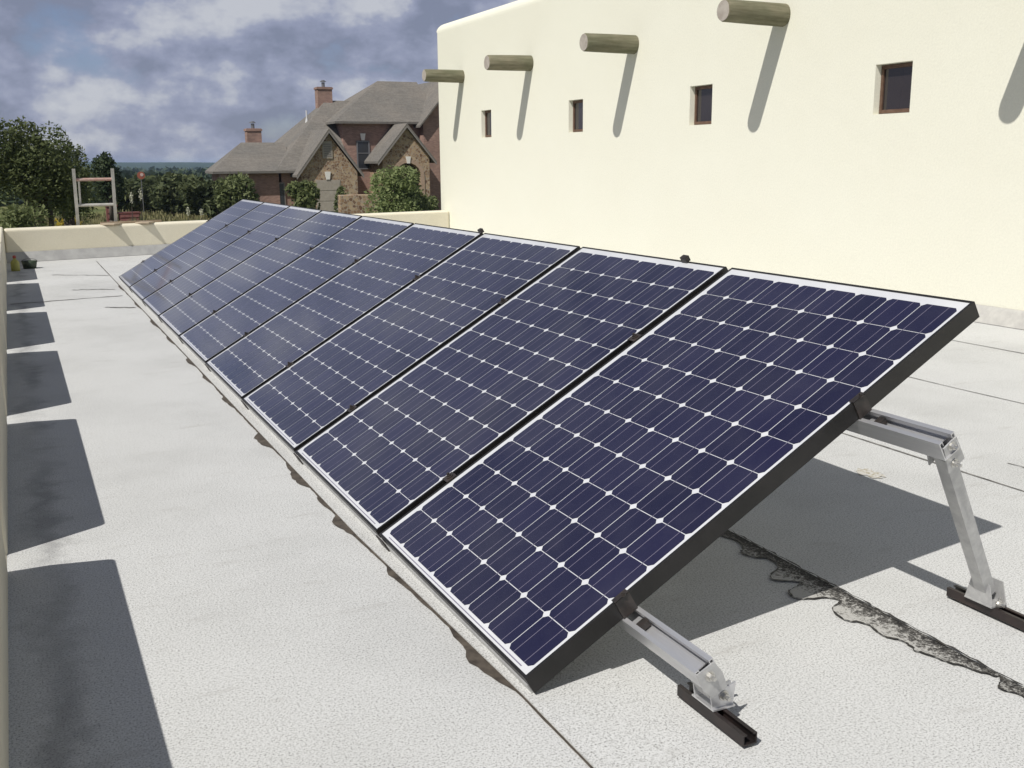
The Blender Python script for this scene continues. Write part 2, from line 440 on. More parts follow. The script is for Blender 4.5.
# black tar run on the right, wavy on one side
mb = MB()
wavy = [(1.115,.98),(1.09,.90),(1.10,.80),(1.06,.74),(1.05,.66),(1.085,.60),(1.06,.52),(1.02,.50),(1.035,.44),(1.08,.42),(1.05,.33),(.985,.31),(.965,.27),(1.02,.245),(1.035,.21),(.975,.20),(.935,.165),(.955,.12),(1.03,.11),(1.045,.06),(.985,.045),(.965,.0),(.965,-.045),(.995,-.06),(1.0,-.10),(.985,-.125),(.988,-.165),(1.01,-.19),(1.005,-.225),(.99,-.25),(1.012,-.285),(1.016,-.33),(1.04,-.36),(1.045,-.40),(1.067,-.43),(1.072,-.452),(1.035,-.46),(1.02,-.485),(1.05,-.52),(1.02,-.60),(1.04,-.75),(1.0,-.95),(1.05,-1.2)]
def chaikin(p, k=2):
    for _ in range(k):
        q = [p[0]]
        for a, b in zip(p, p[1:]): q += [(a[0]*.75+b[0]*.25, a[1]*.75+b[1]*.25), (a[0]*.25+b[0]*.75, a[1]*.25+b[1]*.75)]
        p = q+[p[-1]]
    return p
wv = [(a+rs.uniform(-.003,.003), b+rs.uniform(-.003,.003)) for a, b in chaikin(wavy)]; seam = lambda y: 1.095+.03*max(-.6,min(1.0,y))
for a, b in zip(wv, wv[1:]):
    mb.poly([(a[0],a[1],.004),(b[0],b[1],.004),(max(seam(b[1]),b[0]+.002),b[1],.004),(max(seam(a[1]),a[0]+.002),a[1],.004)], 0)
ribbon(mb, wv, [.0022+.0013*math.sin(i*.9)+.0008*math.sin(i*2.7) for i in range(len(wv))], .0065, 1)
ys = [.98-.02*k for k in range(110)]
ribbon(mb, [(seam(y)+rs.uniform(-.004,.004), y) for y in ys], [rs.uniform(.0008,.0048) for _ in ys], .0075, 1)
setting(mb.build('tar_streak', [M['tar'], M['tar_edge']]))
# rust coloured dirt patch
mb = MB(); c = (2.02,.95); pp = []
for k in range(26):
    a = 2*math.pi*k/26; rr = .06*rs.uniform(.55,1.1); pp.append((c[0]+rr*.8*math.cos(a), c[1]+rr*1.3*math.sin(a), .0032))
mb.poly(pp)
def dirt():
    m = mat('dirt patch', (.4,.37,.3), .95); n = Nodes(m); v = n.coord()
    n.base(n.ramp(n.noise(v, 55, 4, .7), [(.40, (.33,.29,.20)), (.54, (.54,.53,.50))])); return m
setting(mb.build('roof_dirt', dirt()))

# ------------------------------------------------------------------ parapets
def left_parapet():
    H = .452; T = .22
    notches = [(-4.85,-4.68),(-2.76,-2.6),(-.67,-.5),(1.40,1.555),(3.475,3.66),(5.62,5.79),(7.74,7.92),(10.22,10.42)]
    out = [(FY+.25,-3.0),(-9,-3.0),(-9,H)]
    top = []
    for a, b in notches:
        top += [(a-.20,H),(a-.07,.2),(a,.012),(b,.012),(b-.0,H)]
    out = out + top + [(FY+.25,H)]
    mb = MB(); mb.prism([(PX-T, y, z) for y, z in out], (T,0,0))
    o = mb.build('parapet_wall', M['parapet'], bevel=.022, segs=3)
    return tag(o, 'long cream parapet with narrow notches along the left roof edge', 'parapet')
left_parapet()
mb = MB(); mb.prism([(PX+.002,fy(PX),-3),(WX-.002,fy(WX),-3),(WX-.002,fy(WX)+.26,-3),(PX+.002,fy(PX)+.26,-3)], (0,0,3.432))
far_par = tag(mb.build('parapet_wall', M['parapet'], bevel=.035, segs=4), 'low cream parapet across the far end of the roof', 'parapet')
# grey flashing at the foot of the far parapet and of the tall wall
mb = MB(); mb.prism([(PX+.003, FY-.10, .004),(PX+.003, FY-.003, .004),(PX+.003, FY-.003, .13),(PX+.003, FY-.02, .13)], (WX-PX-.012,SK*(WX-PX-.012),0))
setting(mb.build('roof_flashing', M['flash']))
mb = MB(); mb.prism([(WX-.10, -8.9, .004),(WX-.003, -8.9, .004),(WX-.003, -8.9, .125),(WX-.022, -8.9, .125)], (0,FY+8.9-.11,0))
setting(mb.build('wall_flashing', M['strip']))

# bits lying on the far parapet
def slate(x, y, s, rz, label):
    mb = MB(); h = s/2; mb.box((-h,-h,0),(h,h,.02))
    o = mb.build('tile', simple_noise('tan tile', (.34,.27,.19), (.44,.36,.26), 9, .85), bevel=.003); o.location = (x, y+fy(x)-FY, .4325); o.rotation_euler = (0,0,rz+math.atan(SK))
    return tag(o, label, 'tile')
slate(.245, FY+.045, .21, R(45), 'flat tan tile lying cornerwise on the far parapet near the ladder')
slate(.70, FY+.055, .20, R(48), 'flat tan tile lying cornerwise on the far parapet nearer the panels')
mb = MB(); mb.prism([(.12,fy(.12)+.19,.4325),(.95,fy(.95)+.19,.4325),(.95,fy(.95)+.25,.4325),(.12,fy(.12)+.25,.4325)], (0,0,.03)); tag(mb.build('board', simple_noise('weathered board', (.20,.15,.10), (.30,.23,.16), 10, .85), bevel=.004), 'short brown board lying along the far parapet top', 'board')

# bottle and can in the far left corner
bt = empty('bottle', (-1.0, 11.75, 0)); bt.scale = (.75,.75,.62); tag(bt, 'yellow green plastic bottle with red cap in the far left roof corner', 'bottle')
mb = MB(); prof = [(.0,.001),(.062,.001),(.066,.02),(.066,.16),(.05,.20),(.022,.225),(.022,.245)]
def lathe(mb, prof, n=18, m=0):
    for (r0,z0),(r1,z1) in zip(prof, prof[1:]):
        for k in range(n):
            a, b = 2*math.pi*k/n, 2*math.pi*(k+1)/n
            p = [(r0*math.cos(a),r0*math.sin(a),z0),(r0*math.cos(b),r0*math.sin(b),z0),(r1*math.cos(b),r1*math.sin(b),z1),(r1*math.cos(a),r1*math.sin(a),z1)]
            if r0 == 0: p = [p[0], p[2], p[3]]
            if r1 == 0: p = [p[0], p[1], p[2]]
            mb.poly(p, m)
    return mb
lathe(mb, prof).build('body', mat('yellow plastic', (.30,.29,.07), .5), bt, smooth=True)
lathe(MB(), [(0,.246),(.026,.246),(.026,.285),(.018,.30),(0,.302)]).build('cap', mat('red plastic', (.32,.05,.035), .4), bt, smooth=True)
dc = empty('bucket', (-.84, 12.0, 0)); dc.scale = (.72,.72,.62); tag(dc, 'small dark green bucket beside the yellow bottle', 'bucket')
lathe(MB(), [(0,.002),(.10,.002),(.125,.15),(.118,.15),(.095,.012),(0,.012)]).build('body', mat('dark plastic', (.03,.045,.025), .5), dc, smooth=True)
mb = MB()
for k in range(12):
    a, b = math.pi*k/12, math.pi*(k+1)/12
    mb.tube((.122*math.cos(a), -.02-.05*math.sin(a), .14+.06*math.sin(a)), (.122*math.cos(b), -.02-.05*math.sin(b), .14+.06*math.sin(b)), .004, n=6)
mb.build('handle', M['black_metal'], dc)

# ------------------------------------------------------------------ adobe house (tall wall)
def adobe():
    root = empty('adobe_house', (WX, 4.0, 0)); tag(root, 'tall cream adobe house wall with projecting log beams and small deep windows', 'house')
    inv = Matrix.Translation((-WX, -4.0, 0))
    mb = MB(); mb.box((WX, -9, -3), (WX+7, 14.72, 3.475))
    wall = mb.build('wall', M['stucco'])
    bm = bmesh.new(); bm.from_mesh(wall.data); bmesh.ops.remove_doubles(bm, verts=bm.verts, dist=1e-5)
    tops = [e for e in bm.edges if all(v.co.z > 3.4 for v in e.verts)]
    bmesh.ops.bevel(bm, geom=tops, offset=.15, segments=8, profile=.5, affect='EDGES')
    vert = [e for e in bm.edges if abs(e.verts[0].co.z-e.verts[1].co.z) > 2]
    bmesh.ops.bevel(bm, geom=vert, offset=.05, segments=4, profile=.5, affect='EDGES')
    bm.to_mesh(wall.data); bm.free()
    wins = [(12.57,12.93),(9.77,10.14),(7.06,7.45),(4.395,4.79),(1.68,2.08)]
    cut = MB()
    D = .09
    for a, b in wins:
        e = .0
        A = [(WX-.05,a-e-.004,1.60-e-.004),(WX-.05,b+e+.004,1.60-e-.004),(WX-.05,b+e+.004,2.0+e+.004),(WX-.05,a-e-.004,2.0+e+.004)]
        B = [(WX+D,a,1.60),(WX+D,b,1.60),(WX+D,b,2.0),(WX+D,a,2.0)]
        cut.mesh(A+B, [(0,3,2,1),(4,5,6,7),(0,1,5,4),(1,2,6,5),(2,3,7,6),(3,0,4,7)])
    co = cut.build('cutter', M['stucco'])
    cbm = bmesh.new(); cbm.from_mesh(co.data); bmesh.ops.recalc_face_normals(cbm, faces=cbm.faces); cbm.to_mesh(co.data); cbm.free()
    md = wall.modifiers.new('niches', 'BOOLEAN'); md.operation = 'DIFFERENCE'; md.object = co; md.solver = 'EXACT'
    dg = bpy.context.evaluated_depsgraph_get()
    me = bpy.data.meshes.new_from_object(wall.evaluated_get(dg)); wall.modifiers.clear(); wall.data = me
    bpy.data.objects.remove(co)
    me.transform(inv); wall.parent = root
    fm = simple_noise('brown window frame', (.10,.055,.035), (.15,.09,.06), 20, .6)
    gm = mat('dark window glass', (.03,.024,.024), .08, coat=.3, spec=.6)
    for a, b in wins:
        t = .03; x0, x1 = WX+D-.030, WX+D-.002
        fr = MB()
        fr.box((x0,a+.004,1.604),(x1,a+t,1.996)); fr.box((x0,b-t,1.604),(x1,b-.004,1.996))
        fr.box((x0,a+t,1.604),(x1,b-t,1.604+t)); fr.box((x0,a+t,1.996-t),(x1,b-t,1.996))
        f = fr.build('window', fm, root); f.data.transform(inv)
        pn = MB(); pn.box((x0+.014,a+t,1.604+t),(x0+.018,b-t,1.996-t)); p = pn.build('pane', gm, f); p.data.transform(inv)
        cu = MB(); cu.box((x0+.0195,a+t,1.604+t),(x0+.021,b-t,1.996-t)); c = cu.build('dark_backing', mat('dim room', (.05,.04,.04), .9), f); c.data.transform(inv)  # room dimness painted as a dark sheet behind the pane
    # log beams
    lm = mat('weathered log', (.3,.28,.2), .9, spec=.2); n = Nodes(lm); v = n.coord(scale=(.5,6,6)); fz = n.noise(v, 5, 6, .7); v2 = n.coord(); f2 = n.noise(v2, 3, 4, .6)
    c = n.ramp(fz, [(.3, (.12,.115,.075)), (.55, (.20,.19,.135)), (.75, (.29,.27,.20))]); c = n.mix(c, n.ramp(f2, [(.35, (.7,.75,.65)), (.65, (1.05,1,.95))]), .8, 'MULTIPLY'); n.base(c); n.bump(fz, .4, .01)
    em = simple_noise('log end grain', (.32,.28,.24), (.44,.40,.35), 12, .9)
    for y, z, r, ln, sk in [(13.65,2.56,.098,.65,.0),(11.25,2.56,.105,.66,.012),(8.58,2.54,.107,.67,.0),(6.0,2.545,.105,.69,-.008),(3.07,2.55,.105,.70,.0),(.85,2.55,.105,.74,.0)]:
        mb = MB(); nn = 20; rings = []
        xs = [(-.0,1.0),(-.25,.995),(-.5,.97),(-ln+.02,.95),(-ln,.87)]
        rl = random.Random(int(y*10)); ph = rl.random()*6
        for xx, k in xs:
            rings.append([(WX+.05*(xx == 0)+xx, y+r*k*(1+.02*math.sin(3*t_+ph))*math.cos(t_)-.0, z+sk*(xx/ln)+r*k*(1+.02*math.sin(2*t_+ph))*math.sin(t_)) for t_ in [2*math.pi*j/nn for j in range(nn)]])
        for A, B in zip(rings, rings[1:]):
            for j in range(nn): mb.poly([A[j], A[(j+1) % nn], B[(j+1) % nn], B[j]][::-1])
        mb.poly(rings[-1], 1)
        o = mb.build('log_beam', [lm, em], root, smooth=False); o.data.transform(inv)
        bm = bmesh.new(); bm.from_mesh(o.data); bmesh.ops.remove_doubles(bm, verts=bm.verts, dist=1e-5)
        bmesh.ops.recalc_face_normals(bm, faces=bm.faces)
        for f in bm.faces: f.smooth = len(f.verts) < 6
        bm.to_mesh(o.data); bm.free()
adobe()

# ------------------------------------------------------------------ solar panels
P = .1275; S = 1.0994; TH = .52225; ct, st = math.cos(TH), math.sin(TH); H0 = .06
U = Vector((0,1,0)); Vv = Vector((ct,0,st)); Nn = Vector((-st,0,ct))
def pt(v, n, u): return Vector((0,0,H0)) + Vv*v + Nn*n + U*u      # slope, normal, along the row
# panel local frame: x along row (u), y up the slope (v), z normal
PM = Matrix(((0, ct, -st), (1, 0, 0), (0, st, ct)))
V0, V1, U0, U1, FD = -.006, 1.586, -.018, 1.049, .051
def make_panel():
    root = empty('solar_panel')
    lip = .008
    fr = MB()
    fr.box((U0,V0,-FD),(U0+lip,V1,0)); fr.box((U1-lip,V0,-FD),(U1,V1,0))
    fr.box((U0+lip,V0,-FD),(U1-lip,V0+lip,0)); fr.box((U0+lip,V1-lip,-FD),(U1-lip,V1,0))
    fr.box((U0+lip,V0+lip,-FD),(U0+.03,V1-lip,-FD+.002)); fr.box((U1-.03,V0+lip,-FD),(U1-lip,V1-lip,-FD+.002))
    fr.build('frame', M['frame'], root)
    bs = MB(); bs.box((U0+lip,V0+lip,-.007),(U1-lip,V1-lip,-.002)); bs.build('backsheet', M['backsheet'], root)
    ce = MB(); g = .0015; gy = .0012; ch = .0115
    for i in range(8):
        for j in range(12):
            x0, x1 = i*P+g, (i+1)*P-g; y0, y1 = .019+j*P+gy, .019+(j+1)*P-gy
            ce.poly([(x0+ch,y0,-.0014),(x1-ch,y0,-.0014),(x1,y0+ch,-.0014),(x1,y1-ch,-.0014),(x1-ch,y1,-.0014),(x0+ch,y1,-.0014),(x0,y1-ch,-.0014),(x0,y0+ch,-.0014)], 0)
    for i in range(8):
        for q in (.27,.73):
            x = (i+q)*P; ce.poly([(x-.0009,.019+g,-.001),(x+.0009,.019+g,-.001),(x+.0009,.019+12*P-g,-.001),(x-.0009,.019+12*P-g,-.001)], 1)
    # ribbon at the foot of the strings
    ce.poly([(.03,.0085,-.001),(8*P-.03,.0085,-.001),(8*P-.03,.0115,-.001),(.03,.0115,-.001)], 1)
    ce.build('cells', [M['cell'], M['bus']], root)
    jb = MB(); jb.box((.44,1.40,-.03),(.58,1.50,-.0075)); jb.build('junction_box', M['black_metal'], root, bevel=.004)
    return root
LBL = ['nearest solar panel, its black frame side and rail ends in full view',
       'second solar panel from the near end of the row',
       'third solar panel from the near end, whose top corner points below the second log beam',
       'fourth solar panel from the near end of the row',
       'middle solar panel of the row, four panels to either side',
       'fourth solar panel from the far end, before the bright shrub',
       'third solar panel from the far end of the row',
       'solar panel next to the farthest one',
       'farthest solar panel, grey with sky reflection, by the far parapet']
proto = make_panel()
for i in range(9):
    if i == 0: o = proto
    else:
        o = proto.copy(); COL.objects.link(o)
        for ch in proto.children:
            c = ch.copy(); COL.objects.link(c); c.parent = o
    o.matrix_world = Matrix.Translation((0, i*S, H0)) @ PM.to_4x4()
    tag(o, LBL[i], 'solar panel', 'solar panels in the tilted row')

# ------------------------------------------------------------------ mounting rack
rack = empty('panel_rack', (.6, 0, 0)); tag(rack, 'aluminium mounting rack with rails and tilt legs under the solar panels', 'rack')
RI = Matrix.Translation((-.6, 0, 0))
def rpart(mb, name, m, parent=rack, **kw):
    o = mb.build(name, m, parent, **kw); o.data.transform(RI); return o
VL, VU = .295, 1.125
UE = -.315; UEU = -.285; YF = 8*S+1.10
def rail(v, u0):
    mb = MB(); wd = .027; t = .003; top = -FD-.0015; dp = .052
    def b(va, vb, na, nb, ua, ub): mb.obox(pt(va, na, ua), Vv*(vb-va), Nn*(nb-na), U*(ub-ua)*1.0)
    b(v-wd, v-wd+t, top-dp, top, u0, YF); b(v+wd-t, v+wd, top-dp, top, u0, YF); b(v-wd+t, v+wd-t, top-dp, top-dp+t, u0, YF)
    b(v-wd+t, v-wd+.010, top-t, top, u0, YF); b(v+wd-.010, v+wd-t, top-t, top, u0, YF)
    b(v-wd+.010, v-wd+.012, top-.012, top, u0, YF); b(v+wd-.012, v+wd-.010, top-.012, top, u0, YF)
    b(v-wd+t, v+wd-t, top-.030, top-.027, u0+.03, YF)
    # nut bar just inside, near the panel frame
    o = rpart(mb, 'rail', M['alu'])
    nb_ = MB(); nb_.obox(pt(v-.014, top-.022, -.075), Vv*.028, Nn*.016, U*.02); rpart(nb_, 'channel_nut', M['black_metal'], o)
    return o
rl_low = rail(VL, UE); rl_up = rail(VU, UEU)
def bolt(c, axis, r, parent, ln=.012, m='steel'):
    axis = Vector(axis).normalized(); c = Vector(c)
    mb = MB(); mb.tube(c, c+axis*.002, r*1.5, n=14); mb.tube(c+axis*.002, c+axis*ln*.7, r, n=6); mb.tube(c+axis*ln*.7, c+axis*ln*1.3, r*.55, n=8)
    return rpart(mb, 'bolt', M[m], parent)
# clamps: end clamps on the two outer frames, mid clamps between panels
def end_clamp(v, u, sgn):
    mb = MB()
    mb.obox(pt(v-.022, -FD-.001, u+sgn*.0005 if sgn > 0 else u-.0045), Vv*.044, Nn*(FD+.004), U*.004)
    mb.obox(pt(v-.022, .0015, u-.012 if sgn > 0 else u-.0045), Vv*.044, Nn*.003, U*.0165)
    o = rpart(mb, 'clamp', M['black_metal'])
    bolt(pt(v+.006, .0045, u-.004), Nn, .0045, o, .007, 'black_metal')
def mid_clamp(v, u):
    mb = MB(); mb.obox(pt(v-.022, .001, u-.021), Vv*.040, Nn*.003, U*.042); mb.obox(pt(v-.02, -FD, u-.005), Vv*.04, Nn*(FD+.001), U*.010)
    o = rpart(mb, 'clamp', M['black_metal'])
    bolt(pt(v, .005, u), Nn, .008, o, .011, 'black_metal')
for v in (VL, VU):
    end_clamp(v, U0, -1); end_clamp(v, 8*S+U1, 1)
    for i in range(1, 9): mid_clamp(v, i*S + (U0+U1-S)/2)
# small stops on the upper frame edge
for u in (S*1+.215, S*3-.03):
    mb = MB(); mb.obox(pt(V1-.012, .001, u), Vv*.020, Nn*.022, U*.035); rpart(mb, 'stop_clip', M['black_metal'])
# bright strip under the lower frame edge with dark splice plates at the panel joints
mb = MB(); mb.obox(pt(V0-.004, -FD-.006, U0+.015), Vv*.008, Nn*.026, U*(8*S+U1-U0-.03)); mb.obox(pt(V0+.004, -FD-.006, U0+.015), Vv*.05, Nn*.004, U*(8*S+U1-U0-.03))
rpart(mb, 'edge_strip', M['alu_dull'])
for i in range(1, 9):
    u = i*S + (U0+U1-S)/2
    mb = MB(); mb.obox(pt(V0-.009, -FD-.012, u-.055), Vv*.0045, Nn*.050, U*.07); rpart(mb, 'splice_plate', M['black_metal'])
# feet: low foot and tall leg at the near end, the same pairs further along under the panels
def channel(c, parent, ln=.27):
    mb = MB(); x, y = c; w_ = .0185; t = .003; h = .026
    mb.box((x-w_, y-ln/2, .008), (x+w_, y+ln/2, .008+t)); mb.box((x-w_, y-ln/2, .008+t), (x-w_+t, y+ln/2, .008+h)); mb.box((x+w_-t, y-ln/2, .008+t), (x+w_, y+ln/2, .008+h))
    mb.box((x-w_+t, y-ln/2, .008+h-t), (x-w_+.010, y+ln/2, .008+h)); mb.box((x+w_-.010, y-ln/2, .008+h-t), (x+w_-t, y+ln/2, .008+h))
    return rpart(mb, 'foot_channel', M['strut'], parent)
def bracket(c, top, parent, half=.026):
    """U bracket standing on the channel, two cheeks and a foot plate"""
    x, y, z = c; mb = MB(); hx = half
    mb.box((x-hx-.004, y-.045, z), (x+hx+.004, y+.045, z+.004))
    for s in (-1, 1):
        xa = x+s*hx
        pts = [(xa-.002, y-.045, z+.004), (xa-.002, y+.045, z+.004), (xa-.002, y+.030, z+top), (xa-.002, y-.030, z+top)]
        mb.prism(pts, (.004,0,0))
    return rpart(mb, 'foot_bracket', M['alu_dull'], parent)
def low_foot(u):
    x = .350; A = pt(VL, -FD-.027, UE if u < 0 else u-.0255); B = Vector((x-.008, u, .066))
    ch = channel((x-.012, u-.022), rack, .245)
    A2 = pt(VL, -FD-.054, u); d = (B-A2).normalized(); nor = Vector((-d.z, 0, d.x))
    kb = MB()                                             # knuckle: end plate on the rail, block under it
    ax = Vv; az = Nn
    kb.prism([A-ax*.026+az*.020, A-ax*.030-az*.028, A-ax*.020-az*.060, A+ax*.024-az*.062, A+ax*.030-az*.020, A+ax*.024+az*.016], (0,-.004,0))
    kb.prism([A2-nor*.022-d*.002, A2+nor*.022+d*.004, B+nor*.020, B-nor*.020], (0,.052,0))
    for p in range(len(kb.v)-8, len(kb.v)): kb.v[p] = (kb.v[p][0], kb.v[p][1]-.026, kb.v[p][2])
    k = rpart(kb, 'knuckle_bracket', M['alu_dull'], rack)
    bolt(A+Vector((0,-.004,0))-az*.006, (0,-1,0), .0085, k, .014)
    mb = MB(); z0 = .035
    mb.box((x-.030, u-.038, z0), (x+.030, u+.044, z0+.004))
    for s in (-1, 1):
        yy = u + .003 + (-.0345 if s < 0 else .0305)
        mb.prism([(x-.028, yy, z0+.004), (x+.029, yy, z0+.004), (x+.034, yy, z0+.056), (x+.010, yy, z0+.050), (x-.022, yy, z0+.056), (x-.033, yy, z0+.034)], (0,.004,0))
    o = rpart(mb, 'foot_bracket', M['alu'], rack)
    bolt((x+.002, u-.0315, z0+.030), (0,-1,0), .0085, o, .016); bolt((x+.034, u+.03, z0+.010), (1,0,.3), .008, o, .026)
def tall_leg(u, y_foot):
    xf = 1.350; a = pt(VU+.004, -FD-.022, u); b = Vector((xf, y_foot, .060))
    d = (b-a).normalized(); side = U - d*(U.dot(d)); side.normalize(); nor = side.cross(d)
    mb = MB(); w_ = .018; t = .003; a2 = a + d*.052
    Lg = b-a2
    for s in (-1, 1): mb.obox(a2 - nor*w_ + side*(s*w_ if s < 0 else w_-t), nor*2*w_, side*t if True else side, Lg)
    mb.obox(a2 - nor*w_ - side*(w_-t), nor*t, side*(2*w_-2*t), Lg); mb.obox(a2 + nor*(w_-t) - side*(w_-t), nor*t, side*(2*w_-2*t), Lg)
    lg = rpart(mb, 'leg', M['alu_dull'])
    # knuckle at the rail end
    kb = MB()
    for s in (-1, 1):
        o_ = a + side*(s*.0285) - side*.002
        t0 = -d*.008 if s < 0 else d*.033
        kb.prism([o_-nor*.024+t0, o_+nor*.024+t0, o_+nor*.030+d*.075, o_-nor*.030+d*.075], side*.004)
    kb.obox(a-nor*.016-side*.0295+d*.058, nor*.032, side*.059, d*.004)
    k = rpart(kb, 'knuckle_bracket', M['alu_dull'], lg)
    bolt(a-side*.0305+d*.002, -side, .008, k, .016); bolt(a-side*.0305+nor*.006+d*.058, -side, .008, k, .016)
    bolt(a-nor*.03+d*.062, -nor, .008, k, .016)
    ch = channel((xf, y_foot-.02), rack)
    fb = bracket((xf, y_foot, .035), .062, rack)
    bolt((xf+.0305, y_foot+.0, .08), (1,0,0), .008, fb, .016); bolt((xf-.005, y_foot-.046, .044), (0,-1,0), .008, fb, .014); bolt((xf+.012, y_foot-.036, .039), (0,0,1), .007, fb, .012)
low_foot(-.268); tall_leg(-.255, -.160)
for u in (2.1, 4.4, 6.7, 9.2): low_foot(u); tall_leg(u, u+.02)

# ------------------------------------------------------------------ ladder beyond the far parapet
lad = empty('ladder', (.085, 13.7, -3)); tag(lad, 'aluminium ladder with reddish top rung standing behind the far parapet', 'ladder')
def lp(x, s): return Vector((x, .62-.88*s, 4.19*s))      # s 0 at the ground, 1 at the top
lm = simple_noise('dull ladder rail', (.36,.35,.32), (.50,.49,.45), 9, .55, metal=.3)
for x in (-.245, .250):
    mb = MB(); a, b = lp(x,0), lp(x,1.0); mb.obox(a-Vector((.02,.02,0)), (.04,0,0), (0,.05,0), b-a); mb.build('rail', lm, lad)
mb = MB(); a, b = lp(-.19,.885), lp(-.185,.965); mb.obox(a-Vector((.012,-.05,0)), (.024,0,0), (0,.03,0), b-a); mb.build('fly_rail', lm, lad)
for k in range(10):
    s = .965-k*.083; mb = MB(); mb.tube(lp(-.225,s)+Vector((0,.01,0)), lp(.232,s)+Vector((0,.01,0)), .022, n=10)
    mb.build('rung', simple_noise('reddish paint', (.36,.21,.17), (.44,.33,.29), 12, .6) if k == 0 else lm, lad)

# ------------------------------------------------------------------ brick house in the distance
def brick_mat():
    m = mat('red brick', (.24,.11,.08), .9); n = Nodes(m); v = n.coord('Object')
    s = n.sep(v); c = n.new('ShaderNodeCombineXYZ'); n.link(n.math('ADD', s[0], s[1]), c.inputs[0]); n.link(s[2], c.inputs[1])
    b = n.new('ShaderNodeTexBrick'); n.link(c.outputs[0], b.inputs['Vector']); b.inputs['Scale'].default_value = 4.2
    b.inputs['Color1'].default_value = (.37,.24,.19,1); b.inputs['Color2'].default_value = (.26,.165,.135,1); b.inputs['Mortar'].default_value = (.30,.24,.20,1)
    b.inputs['Mortar Size'].default_value = .018; b.inputs['Brick Width'].default_value = .9; b.inputs['Row Height'].default_value = .32
    n.base(n.mix(b.outputs['Color'], n.ramp(n.noise(v, .8, 4), [(.3,(.75,.75,.75)),(.7,(1.15,1.1,1.1))]), .8, 'MULTIPLY')); return m
def stone_mat():
    m = mat('rubble stone', (.4,.3,.2), .9); n = Nodes(m); v = n.coord()
    a = n.new('ShaderNodeTexVoronoi'); n.link(v, a.inputs['Vector']); a.inputs['Scale'].default_value = 5.5
    e = n.new('ShaderNodeTexVoronoi', feature='DISTANCE_TO_EDGE'); n.link(v, e.inputs['Vector']); e.inputs['Scale'].default_value = 5.5
    c = n.ramp(n.sep(a.outputs['Color'])[0], [(0,(.15,.085,.05)),(.5,(.31,.20,.115)),(1,(.46,.35,.22))])
    n.base(n.mix((.38,.32,.25), c, n.ramp(e.outputs['Distance'], [(.02,(0,0,0)),(.10,(1,1,1))]))); return m
def shingle_mat():
    m = mat('grey shingles', (.2,.19,.18), .9, spec=.2); n = Nodes(m); v = n.coord()
    f = n.noise(v, 6, 5, .7); g = n.noise(n.coord(scale=(.4,1,6)), 3, 3, .6); h = n.noise(v, .35, 4, .6)
    c = n.ramp(f, [(.3,(.148,.138,.126)),(.7,(.22,.207,.19))])
    c = n.mix(c, n.ramp(g, [(.4,(.82,.82,.82)),(.6,(1.05,1.05,1.05))]), .7, 'MULTIPLY'); c = n.mix(c, n.ramp(h, [(.35,(.85,.86,.85)),(.65,(1.1,1.06,1.0))]), .8, 'MULTIPLY')
    n.base(c); return m
M['brick'] = brick_mat(); M['stone'] = stone_mat(); M['shingle'] = shingle_mat()
M['trim'] = mat('grey trim', (.24,.22,.20), .7); M['keystone'] = mat('white keystone', (.75,.73,.68), .7); M['dark_glass'] = mat('dark glazing', (.035,.038,.045), .15, spec=.6)
M['door_tan'] = simple_noise('tan garage door', (.33,.29,.24), (.40,.36,.30), 4, .7); M['mtl'] = mat('chimney pipe', (.25,.25,.26), .4, .7)
